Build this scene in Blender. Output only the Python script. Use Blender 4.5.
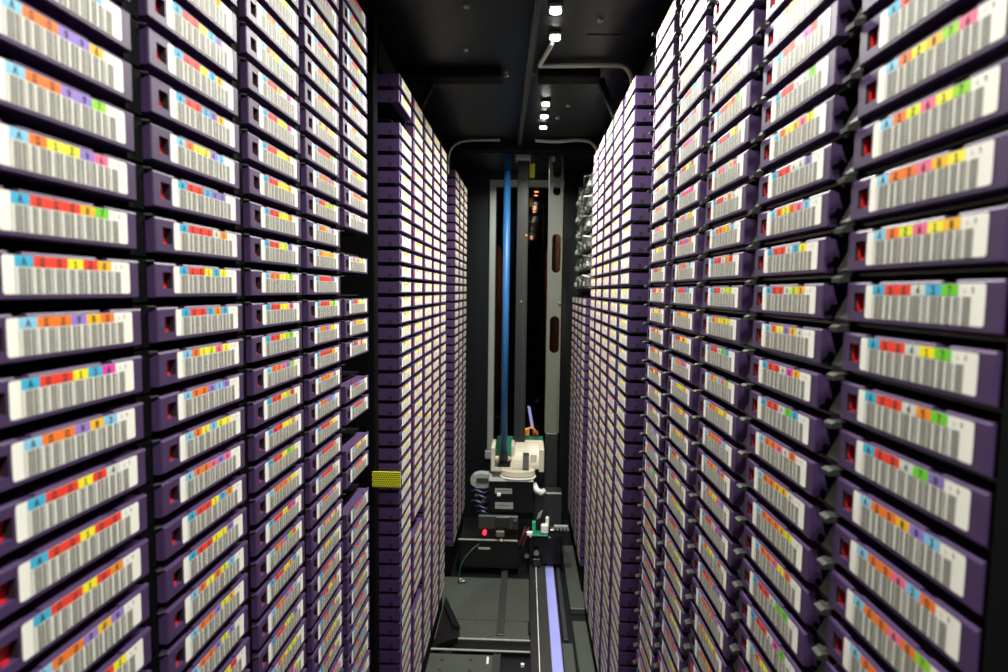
import bpy, bmesh, math, random
from mathutils import Vector, Matrix

for o in list(bpy.data.objects):
    bpy.data.objects.remove(o, do_unlink=True)
scene = bpy.context.scene
COL = scene.collection
rnd = random.Random(7)

# ------------------------------------------------------------------ camera
F_PX, PITCH, YAW, ROLL = 590.81, 0.0767, -0.0358, -0.01278
CAMZ = 0.9
cp, sp, cy, sy, cr, sr = (math.cos(PITCH), math.sin(PITCH), math.cos(YAW), math.sin(YAW), math.cos(ROLL), math.sin(ROLL))
RM = (Matrix(((cr, 0, -sr), (0, 1, 0), (sr, 0, cr))) @ Matrix(((1, 0, 0), (0, cp, -sp), (0, sp, cp)))
      @ Matrix(((cy, -sy, 0), (sy, cy, 0), (0, 0, 1))))       # rows: right, forward, up
cam_d = bpy.data.cameras.new('camera')
cam = bpy.data.objects.new('camera', cam_d)
COL.objects.link(cam)
right, fwd, up = RM[0], RM[1], RM[2]
cam.matrix_world = Matrix(((right.x, up.x, -fwd.x, 0), (right.y, up.y, -fwd.y, 0), (right.z, up.z, -fwd.z, CAMZ), (0, 0, 0, 1)))
cam_d.sensor_width = 36.0
cam_d.sensor_fit = 'HORIZONTAL'
cam_d.lens = 36.0 * F_PX / 1008.0
cam_d.clip_start = 0.01
cam_d.clip_end = 50
cam_d.dof.use_dof = True
cam_d.dof.focus_distance = 0.85
cam_d.dof.aperture_fstop = 9.0
scene.camera = cam

# ------------------------------------------------------------------ world, exposure, light amounts
world = bpy.data.worlds.new('world')
scene.world = world
world.use_nodes = True
bg = world.node_tree.nodes['Background']
bg.inputs[0].default_value = (0.85, 0.93, 1.0, 1)
bg.inputs[1].default_value = 0.03           # dim even fill light, added from the open end behind the camera
scene.view_settings.view_transform = 'Standard'
scene.view_settings.look = 'None'
scene.view_settings.gamma = 1.0
scene.view_settings.use_curve_mapping = False
scene.view_settings.exposure = 0.0
LED_POWER = 2.6
LED_SPREAD = 156.0
LED_COLOR = (1.0, 0.98, 0.89)

# ------------------------------------------------------------------ materials
def mat(name, color, rough=0.5, metal=0.0, spec=0.5, noise=0.0, nscale=60.0, emit=None, estr=0.0, bump=0.0):
    m = bpy.data.materials.new(name)
    m.use_nodes = True
    nt = m.node_tree
    b = nt.nodes['Principled BSDF']
    b.inputs['Base Color'].default_value = (*color, 1)
    b.inputs['Roughness'].default_value = rough
    b.inputs['Metallic'].default_value = metal
    b.inputs['Specular IOR Level'].default_value = spec
    if noise or bump:
        tc = nt.nodes.new('ShaderNodeTexCoord')
        n = nt.nodes.new('ShaderNodeTexNoise')
        n.inputs['Scale'].default_value = nscale
        n.inputs['Detail'].default_value = 4
        nt.links.new(tc.outputs['Object'], n.inputs['Vector'])
        if noise:
            mx = nt.nodes.new('ShaderNodeMix')
            mx.data_type = 'RGBA'
            mx.inputs['A'].default_value = (*[c * (1 - noise) for c in color], 1)
            mx.inputs['B'].default_value = (*[min(1, c * (1 + noise)) for c in color], 1)
            nt.links.new(n.outputs['Fac'], mx.inputs['Factor'])
            nt.links.new(mx.outputs['Result'], b.inputs['Base Color'])
        if bump:
            bp = nt.nodes.new('ShaderNodeBump')
            bp.inputs['Strength'].default_value = bump
            bp.inputs['Distance'].default_value = 0.001
            nt.links.new(n.outputs['Fac'], bp.inputs['Height'])
            nt.links.new(bp.outputs['Normal'], b.inputs['Normal'])
    if emit:
        b.inputs['Emission Color'].default_value = (*emit, 1)
        b.inputs['Emission Strength'].default_value = estr
    return m

M = {}
M['purple'] = mat('purple_plastic', (0.054, 0.028, 0.090), 0.45, spec=0.4, noise=0.12, nscale=90)
M['hole'] = mat('dark_recess', (0.012, 0.008, 0.014), 0.6, noise=0.2)
M['red'] = mat('red_plastic', (0.62, 0.015, 0.02), 0.4, noise=0.1)
M['black'] = mat('black_plastic', (0.005, 0.005, 0.006), 0.36, spec=0.4, noise=0.25, nscale=40)
M['latchbody'] = mat('dark_latch_plastic', (0.013, 0.0135, 0.012), 0.5, spec=0.3, noise=0.15, nscale=120)
M['latch'] = mat('grey_black_plastic', (0.018, 0.019, 0.017), 0.60, spec=0.3, noise=0.15, nscale=120)
M['matte'] = mat('matte_black_metal', (0.0025, 0.0027, 0.0032), 0.8, spec=0.08, noise=0.2, nscale=20)
M['panel'] = mat('black_painted_panel', (0.006, 0.008, 0.010), 0.42, spec=0.3, noise=0.35, nscale=5, bump=0.05)
M['ceil'] = mat('black_ceiling_panel', (0.003, 0.005, 0.0068), 0.42, spec=0.2, noise=0.4, nscale=4, bump=0.06)
M['deck'] = mat('grey_deck_plate', (0.058, 0.066, 0.058), 0.42, noise=0.12, nscale=25)
M['deck2'] = mat('dark_grey_metal', (0.035, 0.038, 0.036), 0.36, noise=0.2, nscale=30)
M['steel'] = mat('brushed_steel', (0.55, 0.55, 0.52), 0.32, metal=1.0, noise=0.15, nscale=80)
M['cable'] = mat('grey_cable', (0.30, 0.31, 0.30), 0.4, noise=0.1)
M['frame'] = mat('pale_grey_frame', (0.27, 0.30, 0.29), 0.45, noise=0.1)
M['mast'] = mat('grey_green_mast', (0.11, 0.12, 0.10), 0.4, noise=0.12, nscale=30)
M['mastd'] = mat('dark_mast', (0.018, 0.020, 0.021), 0.38, noise=0.2, nscale=30)
M['blue'] = mat('blue_tube', (0.018, 0.12, 0.34), 0.42, noise=0.08)
M['rail'] = mat('blue_white_rail', (0.36, 0.38, 0.88), 0.22, noise=0.08, nscale=12)
M['cream'] = mat('cream_plastic', (0.56, 0.52, 0.42), 0.45, noise=0.06)
M['white'] = mat('white_plastic', (0.85, 0.84, 0.80), 0.4, noise=0.04)
M['pcb'] = mat('green_circuit_board', (0.02, 0.22, 0.12), 0.45, noise=0.3, nscale=200)
M['green'] = mat('green_connector', (0.02, 0.45, 0.22), 0.4, noise=0.1)
M['yellow'] = mat('yellow_print', (0.75, 0.72, 0.01), 0.5, noise=0.08)
M['yhole'] = mat('dark_print', (0.05, 0.05, 0.01), 0.6, noise=0.1)
M['orange'] = mat('orange_part', (0.75, 0.30, 0.03), 0.45, noise=0.1)
M['bluecable'] = mat('blue_cable', (0.015, 0.03, 0.14), 0.4, noise=0.1)
M['redcable'] = mat('red_cable', (0.14, 0.015, 0.02), 0.4, noise=0.1)
M['greencable'] = mat('green_cable', (0.02, 0.07, 0.045), 0.4, noise=0.1)
# brown tinted pane: see-through with a weak reflection
gm = bpy.data.materials.new('brown_tinted_glass')
gm.use_nodes = True
_n = gm.node_tree.nodes
_n.remove(_n['Principled BSDF'])
_t = _n.new('ShaderNodeBsdfTransparent')
_t.inputs[0].default_value = (0.20, 0.115, 0.075, 1)
_g = _n.new('ShaderNodeBsdfGlossy')
_g.inputs['Color'].default_value = (0.8, 0.8, 0.8, 1)
_g.inputs['Roughness'].default_value = 0.05
_f = _n.new('ShaderNodeFresnel')
_f.inputs['IOR'].default_value = 1.3
_x = _n.new('ShaderNodeMixShader')
gm.node_tree.links.new(_f.outputs[0], _x.inputs[0])
gm.node_tree.links.new(_t.outputs[0], _x.inputs[1])
gm.node_tree.links.new(_g.outputs[0], _x.inputs[2])
gm.node_tree.links.new(_x.outputs[0], _n['Material Output'].inputs[0])
M['glass'] = gm
M['led'] = mat('led_lens', (0.9, 0.9, 0.85), 0.3, emit=(1.0, 0.97, 0.85), estr=60.0, noise=0.01)
M['redled'] = mat('red_led', (0.9, 0.05, 0.08), 0.3, emit=(1.0, 0.02, 0.05), estr=1.6, noise=0.01)
M['drive'] = mat('grey_green_drive', (0.10, 0.115, 0.10), 0.35, noise=0.4, nscale=60)

# printed paper: the print colours are stored per face corner
pm = bpy.data.materials.new('printed_label')
pm.use_nodes = True
_b = pm.node_tree.nodes['Principled BSDF']
_a = pm.node_tree.nodes.new('ShaderNodeAttribute')
_a.attribute_name = 'print_color'
pm.node_tree.links.new(_a.outputs['Color'], _b.inputs['Base Color'])
_b.inputs['Roughness'].default_value = 0.5
_b.inputs['Specular IOR Level'].default_value = 0.3
M['print'] = pm

# ------------------------------------------------------------------ mesh helpers
class MB:
    """collects faces; build() links them as one mesh object"""
    def __init__(self):
        self.v, self.f, self.m, self.c = [], [], [], []
        self.mats = []
    def mi(self, m):
        if m not in self.mats:
            self.mats.append(m)
        return self.mats.index(m)
    def face(self, pts, m, col=None):
        n = len(self.v)
        self.v.extend([tuple(p) for p in pts])
        self.f.append(tuple(range(n, n + len(pts))))
        self.m.append(self.mi(m))
        self.c.append(col)
    def box(self, a, b, m, skip='', ch=0.0):
        x0, y0, z0 = a
        x1, y1, z1 = b
        n = len(self.v)
        if ch > 0:     # chamfered box: convex hull of three shrunken slabs
            self.chbox(a, b, m, ch)
            return
        self.v.extend([(x0, y0, z0), (x1, y0, z0), (x1, y1, z0), (x0, y1, z0), (x0, y0, z1), (x1, y0, z1), (x1, y1, z1), (x0, y1, z1)])
        for k, q in (('b', (0, 3, 2, 1)), ('t', (4, 5, 6, 7)), ('f', (0, 1, 5, 4)), ('r', (1, 2, 6, 5)), ('k', (2, 3, 7, 6)), ('l', (3, 0, 4, 7))):
            if k in skip:
                continue
            self.f.append(tuple(n + i for i in q))
            self.m.append(self.mi(m))
            self.c.append(None)
    def chbox(self, a, b, m, ch):
        bm = bmesh.new()
        c = Vector([(a[i] + b[i]) / 2 for i in range(3)])
        h = Vector([abs(b[i] - a[i]) / 2 for i in range(3)])
        ch = min(ch, min(h) * 0.9)
        for sx in (-1, 1):
            for sy_ in (-1, 1):
                for sz in (-1, 1):
                    for ax in range(3):
                        d = [ch, ch, ch]
                        d[ax] = 0
                        bm.verts.new(c + Vector((sx * (h.x - d[0]), sy_ * (h.y - d[1]), sz * (h.z - d[2]))))
        bmesh.ops.convex_hull(bm, input=bm.verts)
        bmesh.ops.dissolve_limit(bm, angle_limit=0.02, verts=bm.verts, edges=bm.edges)
        self.addbm(bm, m)
    def addbm(self, bm, m, mw=None):
        n = len(self.v)
        bm.verts.index_update()
        for v in bm.verts:
            p = mw @ v.co if mw else v.co
            self.v.append(tuple(p))
        for f in bm.faces:
            self.f.append(tuple(n + v.index for v in f.verts))
            self.m.append(self.mi(m))
            self.c.append(None)
        bm.free()
    def tube(self, pts, r, m, sides=8, caps=True):
        pts = [Vector(p) for p in pts]
        rings = []
        prev = None
        for i, p in enumerate(pts):
            d = (pts[min(i + 1, len(pts) - 1)] - pts[max(i - 1, 0)]).normalized()
            if prev is None:
                a = Vector((0, 0, 1)) if abs(d.z) < 0.9 else Vector((1, 0, 0))
                u = d.cross(a).normalized()
            else:
                u = (prev - d * prev.dot(d)).normalized()
            prev = u
            w = d.cross(u)
            n = len(self.v)
            for k in range(sides):
                t = 2 * math.pi * k / sides
                self.v.append(tuple(p + u * (r * math.cos(t)) + w * (r * math.sin(t))))
            rings.append(n)
        for a, b in zip(rings, rings[1:]):
            for k in range(sides):
                k2 = (k + 1) % sides
                self.f.append((a + k, a + k2, b + k2, b + k))
                self.m.append(self.mi(m))
                self.c.append(None)
        if caps:
            self.f.append(tuple(rings[0] + k for k in reversed(range(sides))))
            self.f.append(tuple(rings[-1] + k for k in range(sides)))
            self.m += [self.mi(m)] * 2
            self.c += [None, None]
    def prism(self, poly, axis, lo, hi, m):
        """poly: 2-D outline (counter-clockwise); axis 'x','y','z' is the extrusion direction"""
        def P(a, b, t):
            return {'x': (t, a, b), 'y': (a, t, b), 'z': (a, b, t)}[axis]
        n = len(poly)
        self.face([P(a, b, lo) for a, b in poly], m)
        self.face([P(a, b, hi) for a, b in reversed(poly)], m)
        for i in range(n):
            (a, b), (c, d) = poly[i], poly[(i + 1) % n]
            self.face([P(c, d, lo), P(a, b, lo), P(a, b, hi), P(c, d, hi)], m)
    def mesh(self, name):
        me = bpy.data.meshes.new(name)
        me.from_pydata(self.v, [], self.f)
        for m in self.mats:
            me.materials.append(m)
        me.polygons.foreach_set('material_index', self.m)
        if any(c is not None for c in self.c):
            at = me.color_attributes.new('print_color', 'FLOAT_COLOR', 'CORNER')
            buf = []
            for c, f in zip(self.c, self.f):
                cc = c if c is not None else (0.8, 0.8, 0.8)
                buf.extend([cc[0], cc[1], cc[2], 1.0] * len(f))
            at.data.foreach_set('color', buf)
        me.update()
        return me
    def build(self, name, parent=None, fix=True, smooth=False):
        me = self.mesh(name)
        if fix:
            bm = bmesh.new()
            bm.from_mesh(me)
            bmesh.ops.remove_doubles(bm, verts=bm.verts, dist=1e-6)
            bmesh.ops.recalc_face_normals(bm, faces=bm.faces)
            bm.to_mesh(me)
            bm.free()
        if smooth:
            me.polygons.foreach_set('use_smooth', [True] * len(me.polygons))
        o = bpy.data.objects.new(name, me)
        COL.objects.link(o)
        if parent:
            o.parent = parent
        return o

def tag(o, label=None, cat=None, group=None, kind=None):
    if label: o['label'] = label
    if cat: o['category'] = cat
    if group: o['group'] = group
    if kind: o['kind'] = kind
    return o

def thing(name, loc, label, cat, group=None, rz=0.0):
    o = bpy.data.objects.new(name, None)
    o.empty_display_size = 0.02
    COL.objects.link(o)
    o.location = loc
    o.rotation_euler = (0, 0, rz)
    return tag(o, label, cat, group)

def boxpart(name, a, b, m, parent=None, ch=0.0, **k):
    mb = MB()
    mb.box(a, b, M[m], ch=ch)
    o = mb.build(name, parent)
    if k: tag(o, **k)
    return o

def struct(name, a, b, m, parent=None):
    o = boxpart(name, a, b, m, parent)
    if parent is None:
        o['kind'] = 'structure'
    return o

# ------------------------------------------------------------------ rack geometry (camera-height zero is z = 0.9)
WL, WR = 0.21738, 0.17354          # rack fronts left and right of the aisle
PZ = 0.02673                       # row pitch
CW, CH, CD = 0.1054, 0.0207, 0.110 # cartridge width, height, depth
ZL0, ZR0 = CAMZ + 0.01397, CAMZ + 0.00658   # top of row 0
SECT = [
    # side, name, first near edge, column pitch, columns, first row, last row
    ('L', 'near',   0.34141 - 0.12104, 0.12104, 5, -13, 31),
    ('L', 'middle', 1.0141, 0.1225, 5, -13, 31),
    ('L', 'far',    1.8050, 0.1260, 3, -13, 30),
    ('R', 'near',   0.21861 + 0.004, 0.13007, 5, -13, 31),
    ('R', 'middle', 1.0033, 0.1220, 5, -13, 31),
    ('R', 'far',    1.7120, 0.1300, 4, 1, 30),
    ('L', 'beyond', 2.45, 0.1260, 26, -13, 31),
    ('R', 'beyond', 2.45, 0.1260, 32, -13, 31),
]
EMPTY = {('L', 'near', 4): {-2, 0, 4, 7, 10}, ('L', 'middle', 0): {-11}, ('L', 'middle', 1): {18, 24}}

# ------------------------------------------------------------------ the setting
CEIL = 1.345
struct('floor', (-0.62, -0.6, -0.05), (0.62, 7.0, -0.012), 'panel')
struct('ceiling', (-0.62, -0.6, CEIL), (0.62, 7.0, CEIL + 0.04), 'ceil')
struct('wall_left', (-0.62, -0.6, -0.05), (-0.46, 7.0, CEIL + 0.04), 'panel')
struct('wall_right', (0.46, -0.6, -0.05), (0.62, 7.0, CEIL + 0.04), 'panel')
struct('wall_end', (-0.46, 6.9, -0.012), (0.46, 6.95, CEIL), 'panel')
# end wall with an opening that holds a dark reflecting pane
mb = MB()
Y0 = 2.31
for a, b in (((-0.46, Y0, -0.012), (-0.117, Y0 + 0.05, CEIL)), ((0.143, Y0, -0.012), (0.46, Y0 + 0.05, CEIL)), ((-0.117, Y0, 1.296), (0.143, Y0 + 0.05, CEIL)), ((-0.117, Y0, -0.012), (0.143, Y0 + 0.05, 0.25))):
    mb.box(a, b, M['panel'])
wb = mb.build('wall_back', fix=False)
wb['kind'] = 'structure'
win = boxpart('window_1', (-0.117, Y0 + 0.012, 0.25), (0.143, Y0 + 0.015, 1.296), 'glass', kind='structure')
fr = boxpart('window_frame', (-0.144, Y0 - 0.012, 0.27), (-0.120, Y0, 1.322), 'frame', win, ch=0.002)
boxpart('window_frame', (-0.144, Y0 - 0.013, 1.297), (0.143, Y0, 1.323), 'frame', win, ch=0.002)
boxpart('frame_foot', (-0.152, Y0 - 0.024, 0.235), (-0.112, Y0 - 0.0, 0.268), 'cable', win, ch=0.003)

# ceiling ribs at the joints between the library frames
def trim(name, mbf):
    mb = MB()
    mbf(mb)
    o = mb.build(name)
    o['kind'] = 'structure'
    return o
trim('trim_1', lambda m: (m.box((-0.46, 1.215, 1.326), (-0.055, 1.262, CEIL), M['matte'], ch=0.003), m.box((0.018, 1.215, 1.326), (0.142, 1.262, CEIL), M['matte'], ch=0.003)))
trim('trim_2', lambda m: m.prism([(0.142, 1.333), (0.142, 1.323), (0.195, 1.21), (0.203, 1.213), (0.152, 1.333)], 'y', 1.24, 1.26, M['matte']))
trim('trim_3', lambda m: m.prism([(-0.205, 1.333), (-0.258, 1.218), (-0.250, 1.213), (-0.195, 1.323), (-0.195, 1.333)], 'y', 1.24, 1.26, M['matte']))
trim('trim_4', lambda m: m.box((-0.46, 1.80, 1.318), (0.46, 1.845, CEIL), M['matte'], ch=0.003))
trim('trim_5', lambda m: m.box((0.10, 1.066, CEIL - 0.0015), (0.16, 1.071, CEIL), M['hole']))
for k, (x, y) in enumerate(((-0.118, 1.13), (-0.118, 1.245), (-0.047, 1.238), (-0.047, 1.26), (0.008, 1.25), (0.115, 1.01), (0.095, 1.46), (0.075, 1.56), (-0.10, 0.96))):
    mb = MB()
    mb.tube([(x, y, CEIL - 0.004), (x, y, CEIL)], 0.0045, M['cable'], 8)
    mb.box((x - 0.003, y - 0.0006, CEIL - 0.0046), (x + 0.003, y + 0.0006, CEIL - 0.004), M['black'])
    mb.build('ceiling_screw', bpy.data.objects['ceiling'])
mb = MB()
mb.box((-0.005, -0.011, -0.009), (0.005, 0.0, 0), M['cable'], ch=0.001)

# ------------------------------------------------------------------ racks
def add_rack(side, name, y0, pitch, ncol, r0, r1):
    s = -1 if side == 'L' else 1
    w = WL if side == 'L' else WR
    zt = ZL0 if side == 'L' else ZR0
    yend = y0 + (ncol - 1) * pitch + CW
    ytop = zt - r0 * PZ
    ybot = zt - r1 * PZ - CH - 0.006
    words = {'L': 'left', 'R': 'right'}[side]
    pos = {'near': 'beside the camera', 'middle': 'halfway down the aisle', 'far': 'near the robot', 'beyond': 'behind the tinted pane'}[name]
    root = thing('tape_rack', (s * w, (y0 + yend) / 2, 0), f'black shelving rack full of purple tape cartridges on the {words} {pos}', 'rack', 'black tape racks lining the aisle')
    ox, oy = s * w, (y0 + yend) / 2
    def X(a, b):      # depth range behind the front -> sorted local x range
        return (min(s * a, s * b), max(s * a, s * b))
    def part(nm, d0, d1, ya, yb, za, zb, m='black', ch=0.0):
        x = X(d0, d1)
        return boxpart(nm, (x[0], ya - oy, za), (x[1], yb - oy, zb), m, root, ch)
    part('back_panel', 0.125, 0.135, y0, yend, 0, ytop + 0.03, 'panel')
    part('header', 0.035, 0.125, y0, yend, ytop + 0.010, min(CEIL - 0.002, ytop + 0.055) if name != 'far' or side == 'L' else ytop + 0.02, 'matte')
    part('plinth', 0.006, 0.12, y0, yend, 0.0, ybot, 'matte')
    x = X(0.014 if side == 'L' else 0.006, 0.120)
    sh = MB()
    sh.box((x[0], y0 + (0.002 if name == 'middle' or name == 'far' else 0.0) - oy, 0), (x[1], yend - oy, 0.0016), M['matte' if side == 'L' else 'black'])
    first = sh.build('shelf', root)
    first.location.z = zt - r0 * PZ - CH - 0.0028
    for r in range(r0 + 1, r1 + 1 if name != 'beyond' else r0 + 1):
        c = first.copy()
        COL.objects.link(c)
        c.parent = root
        c.location.z = zt - r * PZ - CH - 0.0028
    # uprights between the columns, set back behind the cartridge fronts
    for c in range(ncol - 1 if name != 'beyond' else 0):
        ya = y0 + c * pitch + CW
        yb = y0 + (c + 1) * pitch
        if side == 'L':
            part('upright', 0.0125, 0.118, ya + 0.0008, yb - 0.0008, 0, ytop + 0.01, 'matte')
        else:
            part('upright', 0.0280, 0.118, ya + 0.0008, yb - 0.0008, 0, ytop + 0.01, 'matte')
            part('upright', 0.0060, 0.0275, ya + 0.0008, ya + 0.0075, 0, ytop + 0.01, 'matte')
    return root

def latch_mesh(side):
    """local cartridge frame: x right, y depth (0 = cartridge front), z up from the cartridge base"""
    mb = MB()
    if side == 'R':
        # wedge-shaped spring finger in the gap, proud towards the bottom, with a round knob at its top
        mb.prism([(0.013, 0.0205), (0.026, 0.0205), (0.026, -0.003), (0.004, -0.003), (0.003, 0.001)], 'x', -0.0165, -0.0015, M['latchbody'])
        mb.prism([(0.012, 0.0215), (0.012, 0.0245), (-0.002, 0.0245), (-0.0045, 0.0232), (-0.0045, 0.0208)], 'x', -0.007, 0.0012, M['latch'])
        mb.tube([(-0.0105, 0.002, 0.0215), (-0.0015, -0.001, 0.0228)], 0.0022, M['latch'], 6)
    else:
        mb.prism([(0.0050, 0.0225), (0.0120, 0.0225), (0.0120, -0.0025), (0.0050, -0.0025)], 'x', -0.0145, -0.0010, M['matte'])
        mb.tube([(-0.0030, 0.0040, 0.0212), (-0.0004, 0.0006, 0.0214)], 0.0008, M['latch'], 6)
    o = mb.build('latch')
    me = o.data
    bpy.data.objects.remove(o)
    return me

racks = {}
for sct in SECT:
    racks[sct[0], sct[1]] = add_rack(*sct)
LM = {s: latch_mesh(s) for s in 'LR'}
for side in 'LR':
    sec = [s for s in SECT if s[0] == side and s[1] == 'near'][0]
    root = racks[side, 'near']
    zt = ZL0 if side == 'L' else ZR0
    for c in range(sec[4]):
        for r in range(-13 if c > 1 else -8, 25 if c > 1 else 14):
            o = bpy.data.objects.new('latch', LM[side])
            COL.objects.link(o)
            o.parent = root
            ynear = sec[2] + c * sec[3]
            if side == 'L':
                o.location = (0, ynear - root.location.y, zt - r * PZ - CH)
                o.rotation_euler = (0, 0, math.pi / 2)
            else:
                o.location = (0, ynear + CW - root.location.y, zt - r * PZ - CH)
                o.rotation_euler = (0, 0, -math.pi / 2)

# black frame posts at the rack ends
def post(x0, x1, y0, y1, label, z1=CEIL - 0.001):
    o = boxpart('frame_post', (x0, y0, 0), (x1, y1, z1), 'matte', ch=0.003)
    tag(o, label, 'post', 'black frame posts between the racks')
    return o
post(-0.40, -0.2505, 0.980, 1.000, 'black post between the near and middle racks on the left wall')
post(-0.40, -0.252, 1.640, 1.775, 'black post between the middle and far racks on the left wall')
post(0.215, 0.40, 0.875, 0.975, 'black post between the near and middle racks on the right wall')
post(0.205, 0.40, 1.620, 1.690, 'black post between the middle and far racks on the right wall')
post(0.1738, 0.29, 0.06, 0.2216, 'black post at the right edge of the picture beside the nearest cartridges')

# ------------------------------------------------------------------ cartridges
PAL1 = {'A': (0.05, 0.42, 0.66), '0': (0.80, 0.055, 0.03), '1': (0.92, 0.80, 0.02), '2': (0.55, 0.75, 0.03), '3': (0.06, 0.42, 0.68), '4': (0.62, 0.68, 0.62),
        '5': (0.85, 0.28, 0.02), '6': (0.72, 0.06, 0.40), '7': (0.16, 0.60, 0.03), '8': (0.90, 0.48, 0.02), '9': (0.24, 0.17, 0.50)}
PAL2 = {'A': (0.25, 0.58, 0.80), '0': (0.88, 0.20, 0.025), '1': (0.93, 0.82, 0.06), '2': (0.76, 0.80, 0.03), '3': (0.22, 0.56, 0.82), '4': (0.70, 0.72, 0.68),
        '5': (0.88, 0.40, 0.05), '6': (0.85, 0.16, 0.30), '7': (0.30, 0.66, 0.03), '8': (0.90, 0.50, 0.03), '9': (0.30, 0.20, 0.62)}
PAPER = (0.86, 0.86, 0.79)
INK = (0.035, 0.035, 0.035)
BARC = (0.19, 0.19, 0.17)        # grey bar code ink
GLYPH = {
    '0': [[(.15, 0), (.85, 0), (.85, 1), (.15, 1), (.15, 0)]], '1': [[(.25, .75), (.55, 1), (.55, 0)], [(.25, 0), (.85, 0)]],
    '2': [[(.1, .8), (.3, 1), (.75, 1), (.9, .75), (.1, 0), (.9, 0)]], '3': [[(.1, 1), (.85, 1), (.5, .58), (.88, .35), (.75, 0), (.1, 0)]],
    '4': [[(.75, 0), (.75, 1), (.1, .3), (.95, .3)]], '5': [[(.85, 1), (.2, 1), (.15, .55), (.7, .6), (.9, .3), (.7, 0), (.1, 0)]],
    '6': [[(.8, 1), (.3, .8), (.12, .3), (.3, 0), (.75, 0), (.88, .3), (.7, .55), (.2, .5)]], '7': [[(.1, 1), (.9, 1), (.4, 0)]],
    '8': [[(.25, .52), (.15, .8), (.35, 1), (.65, 1), (.85, .8), (.75, .52), (.25, .52), (.1, .25), (.3, 0), (.7, 0), (.9, .25), (.75, .52)]],
    '9': [[(.2, 0), (.7, .2), (.88, .7), (.7, 1), (.25, 1), (.12, .7), (.3, .45), (.8, .5)]], 'A': [[(.05, 0), (.5, 1), (.95, 0)], [(.22, .35), (.78, .35)]],
    'L': [[(.2, 1), (.2, 0), (.85, 0)]]}
C39 = {'0': 'nnnwwnwnn', '1': 'wnnwnnnnw', '2': 'nnwwnnnnw', '3': 'wnwwnnnnn', '4': 'nnnwwnnnw', '5': 'wnnwwnnnn', '6': 'nnwwwnnnn', '7': 'nnnwnnwnw',
       '8': 'wnnwnnwnn', '9': 'nnwwnnwnn', 'A': 'wnnnnwnnw', 'L': 'nnnnwnnww', '*': 'nwnnwnwnn'}
LU0, LU1, LV0, LV1 = 0.0181, 0.0974, 0.0025, 0.0192      # label on the cartridge face
BU0, BW = 0.0242, 0.0098                                 # first colour block, block width
BARV = 0.0144                                            # lower edge of the colour strip

def stroke(mb, pl, u, v, w, h, t, y, col):
    for (a, b), (c, d) in zip(pl, pl[1:]):
        p, q = Vector((u + a * w, v + b * h)), Vector((u + c * w, v + d * h))
        e = (q - p).normalized() * (t / 2)
        n = Vector((-e.y, e.x))
        p, q = p - e, q + e
        mb.face([(p.x - n.x, y, p.y - n.y), (q.x - n.x, y, q.y - n.y), (q.x + n.x, y, q.y + n.y), (p.x + n.x, y, p.y + n.y)], M['print'], col)

def quad(mb, u0, u1, v0, v1, y, col):
    mb.face([(u0, y, v0), (u1, y, v0), (u1, y, v1), (u0, y, v1)], M['print'], col)

def rounded(u0, u1, v0, v1, r, n=3):
    pts = []
    for cx, cz, a0 in ((u1 - r, v0 + r, -90), (u1 - r, v1 - r, 0), (u0 + r, v1 - r, 90), (u0 + r, v0 + r, 180)):
        for k in range(n + 1):
            a = math.radians(a0 + 90 * k / n)
            pts.append((cx + r * math.cos(a), cz + r * math.sin(a)))
    return pts

def label_faces(mb, code, pal, level, off=(lambda p: p)):
    """level 2: rounded paper, bar code and lettering; level 1: coarse bars, no lettering"""
    tmp = MB()
    y0 = -0.00018
    if level == 2:
        tmp.face([(a, y0, b) for a, b in rounded(LU0, LU1, LV0, LV1, 0.0013)], M['print'], PAPER)
    else:
        quad(tmp, LU0, LU1, LV0, LV1, y0, PAPER)
    y1, y2 = y0 - 0.00010, y0 - 0.00020
    txt = 'A' + code
    for i, ch in enumerate(txt):
        u = BU0 + i * BW
        quad(tmp, u, u + BW, BARV, LV1 - 0.0001, y1, pal[ch])
        if level == 2:
            for pl in GLYPH[ch]:
                stroke(tmp, pl, u + 0.0037, BARV + 0.0008, 0.0022, 0.0029, 0.00055, y2, INK)
    if level == 2:
        for k, ch in enumerate('L5'):
            for pl in GLYPH[ch]:
                stroke(tmp, pl, 0.0862 + k * 0.0040, BARV + 0.0014, 0.0013, 0.0017, 0.00035, y1, (0.30, 0.30, 0.28))
        seq = '*' + txt + 'L5*'
        units = []
        for ch in seq:
            for i, e in enumerate(C39[ch]):
                units.append((3.2 if e == 'w' else 1.0, i % 2 == 0))
            units.append((1.0, False))
        tot = sum(u for u, _ in units)
        k = (0.0905 - BU0) / tot
        u = BU0
        for wd, bar in units:
            if bar:
                quad(tmp, u, u + wd * k, LV0 + 0.0002, BARV - 0.0004, y1, BARC)
            u += wd * k
    elif level == 1:
        u = BU0
        rr = random.Random(code)
        while u < 0.0895:
            wd = rr.choice((0.0016, 0.0022, 0.0030))
            quad(tmp, u, u + wd, LV0 + 0.0003, BARV - 0.0004, y1, (0.42, 0.42, 0.385))
            u += wd + rr.choice((0.0013, 0.0018, 0.0024))
    for f, c in zip(tmp.f, tmp.c):
        mb.face([off(tmp.v[i]) for i in f], M['print'], c)

WU0, WU1, WV0, WV1, WD = 0.0072, 0.0166, 0.0055, 0.0152, 0.0045   # write-protect window

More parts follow.
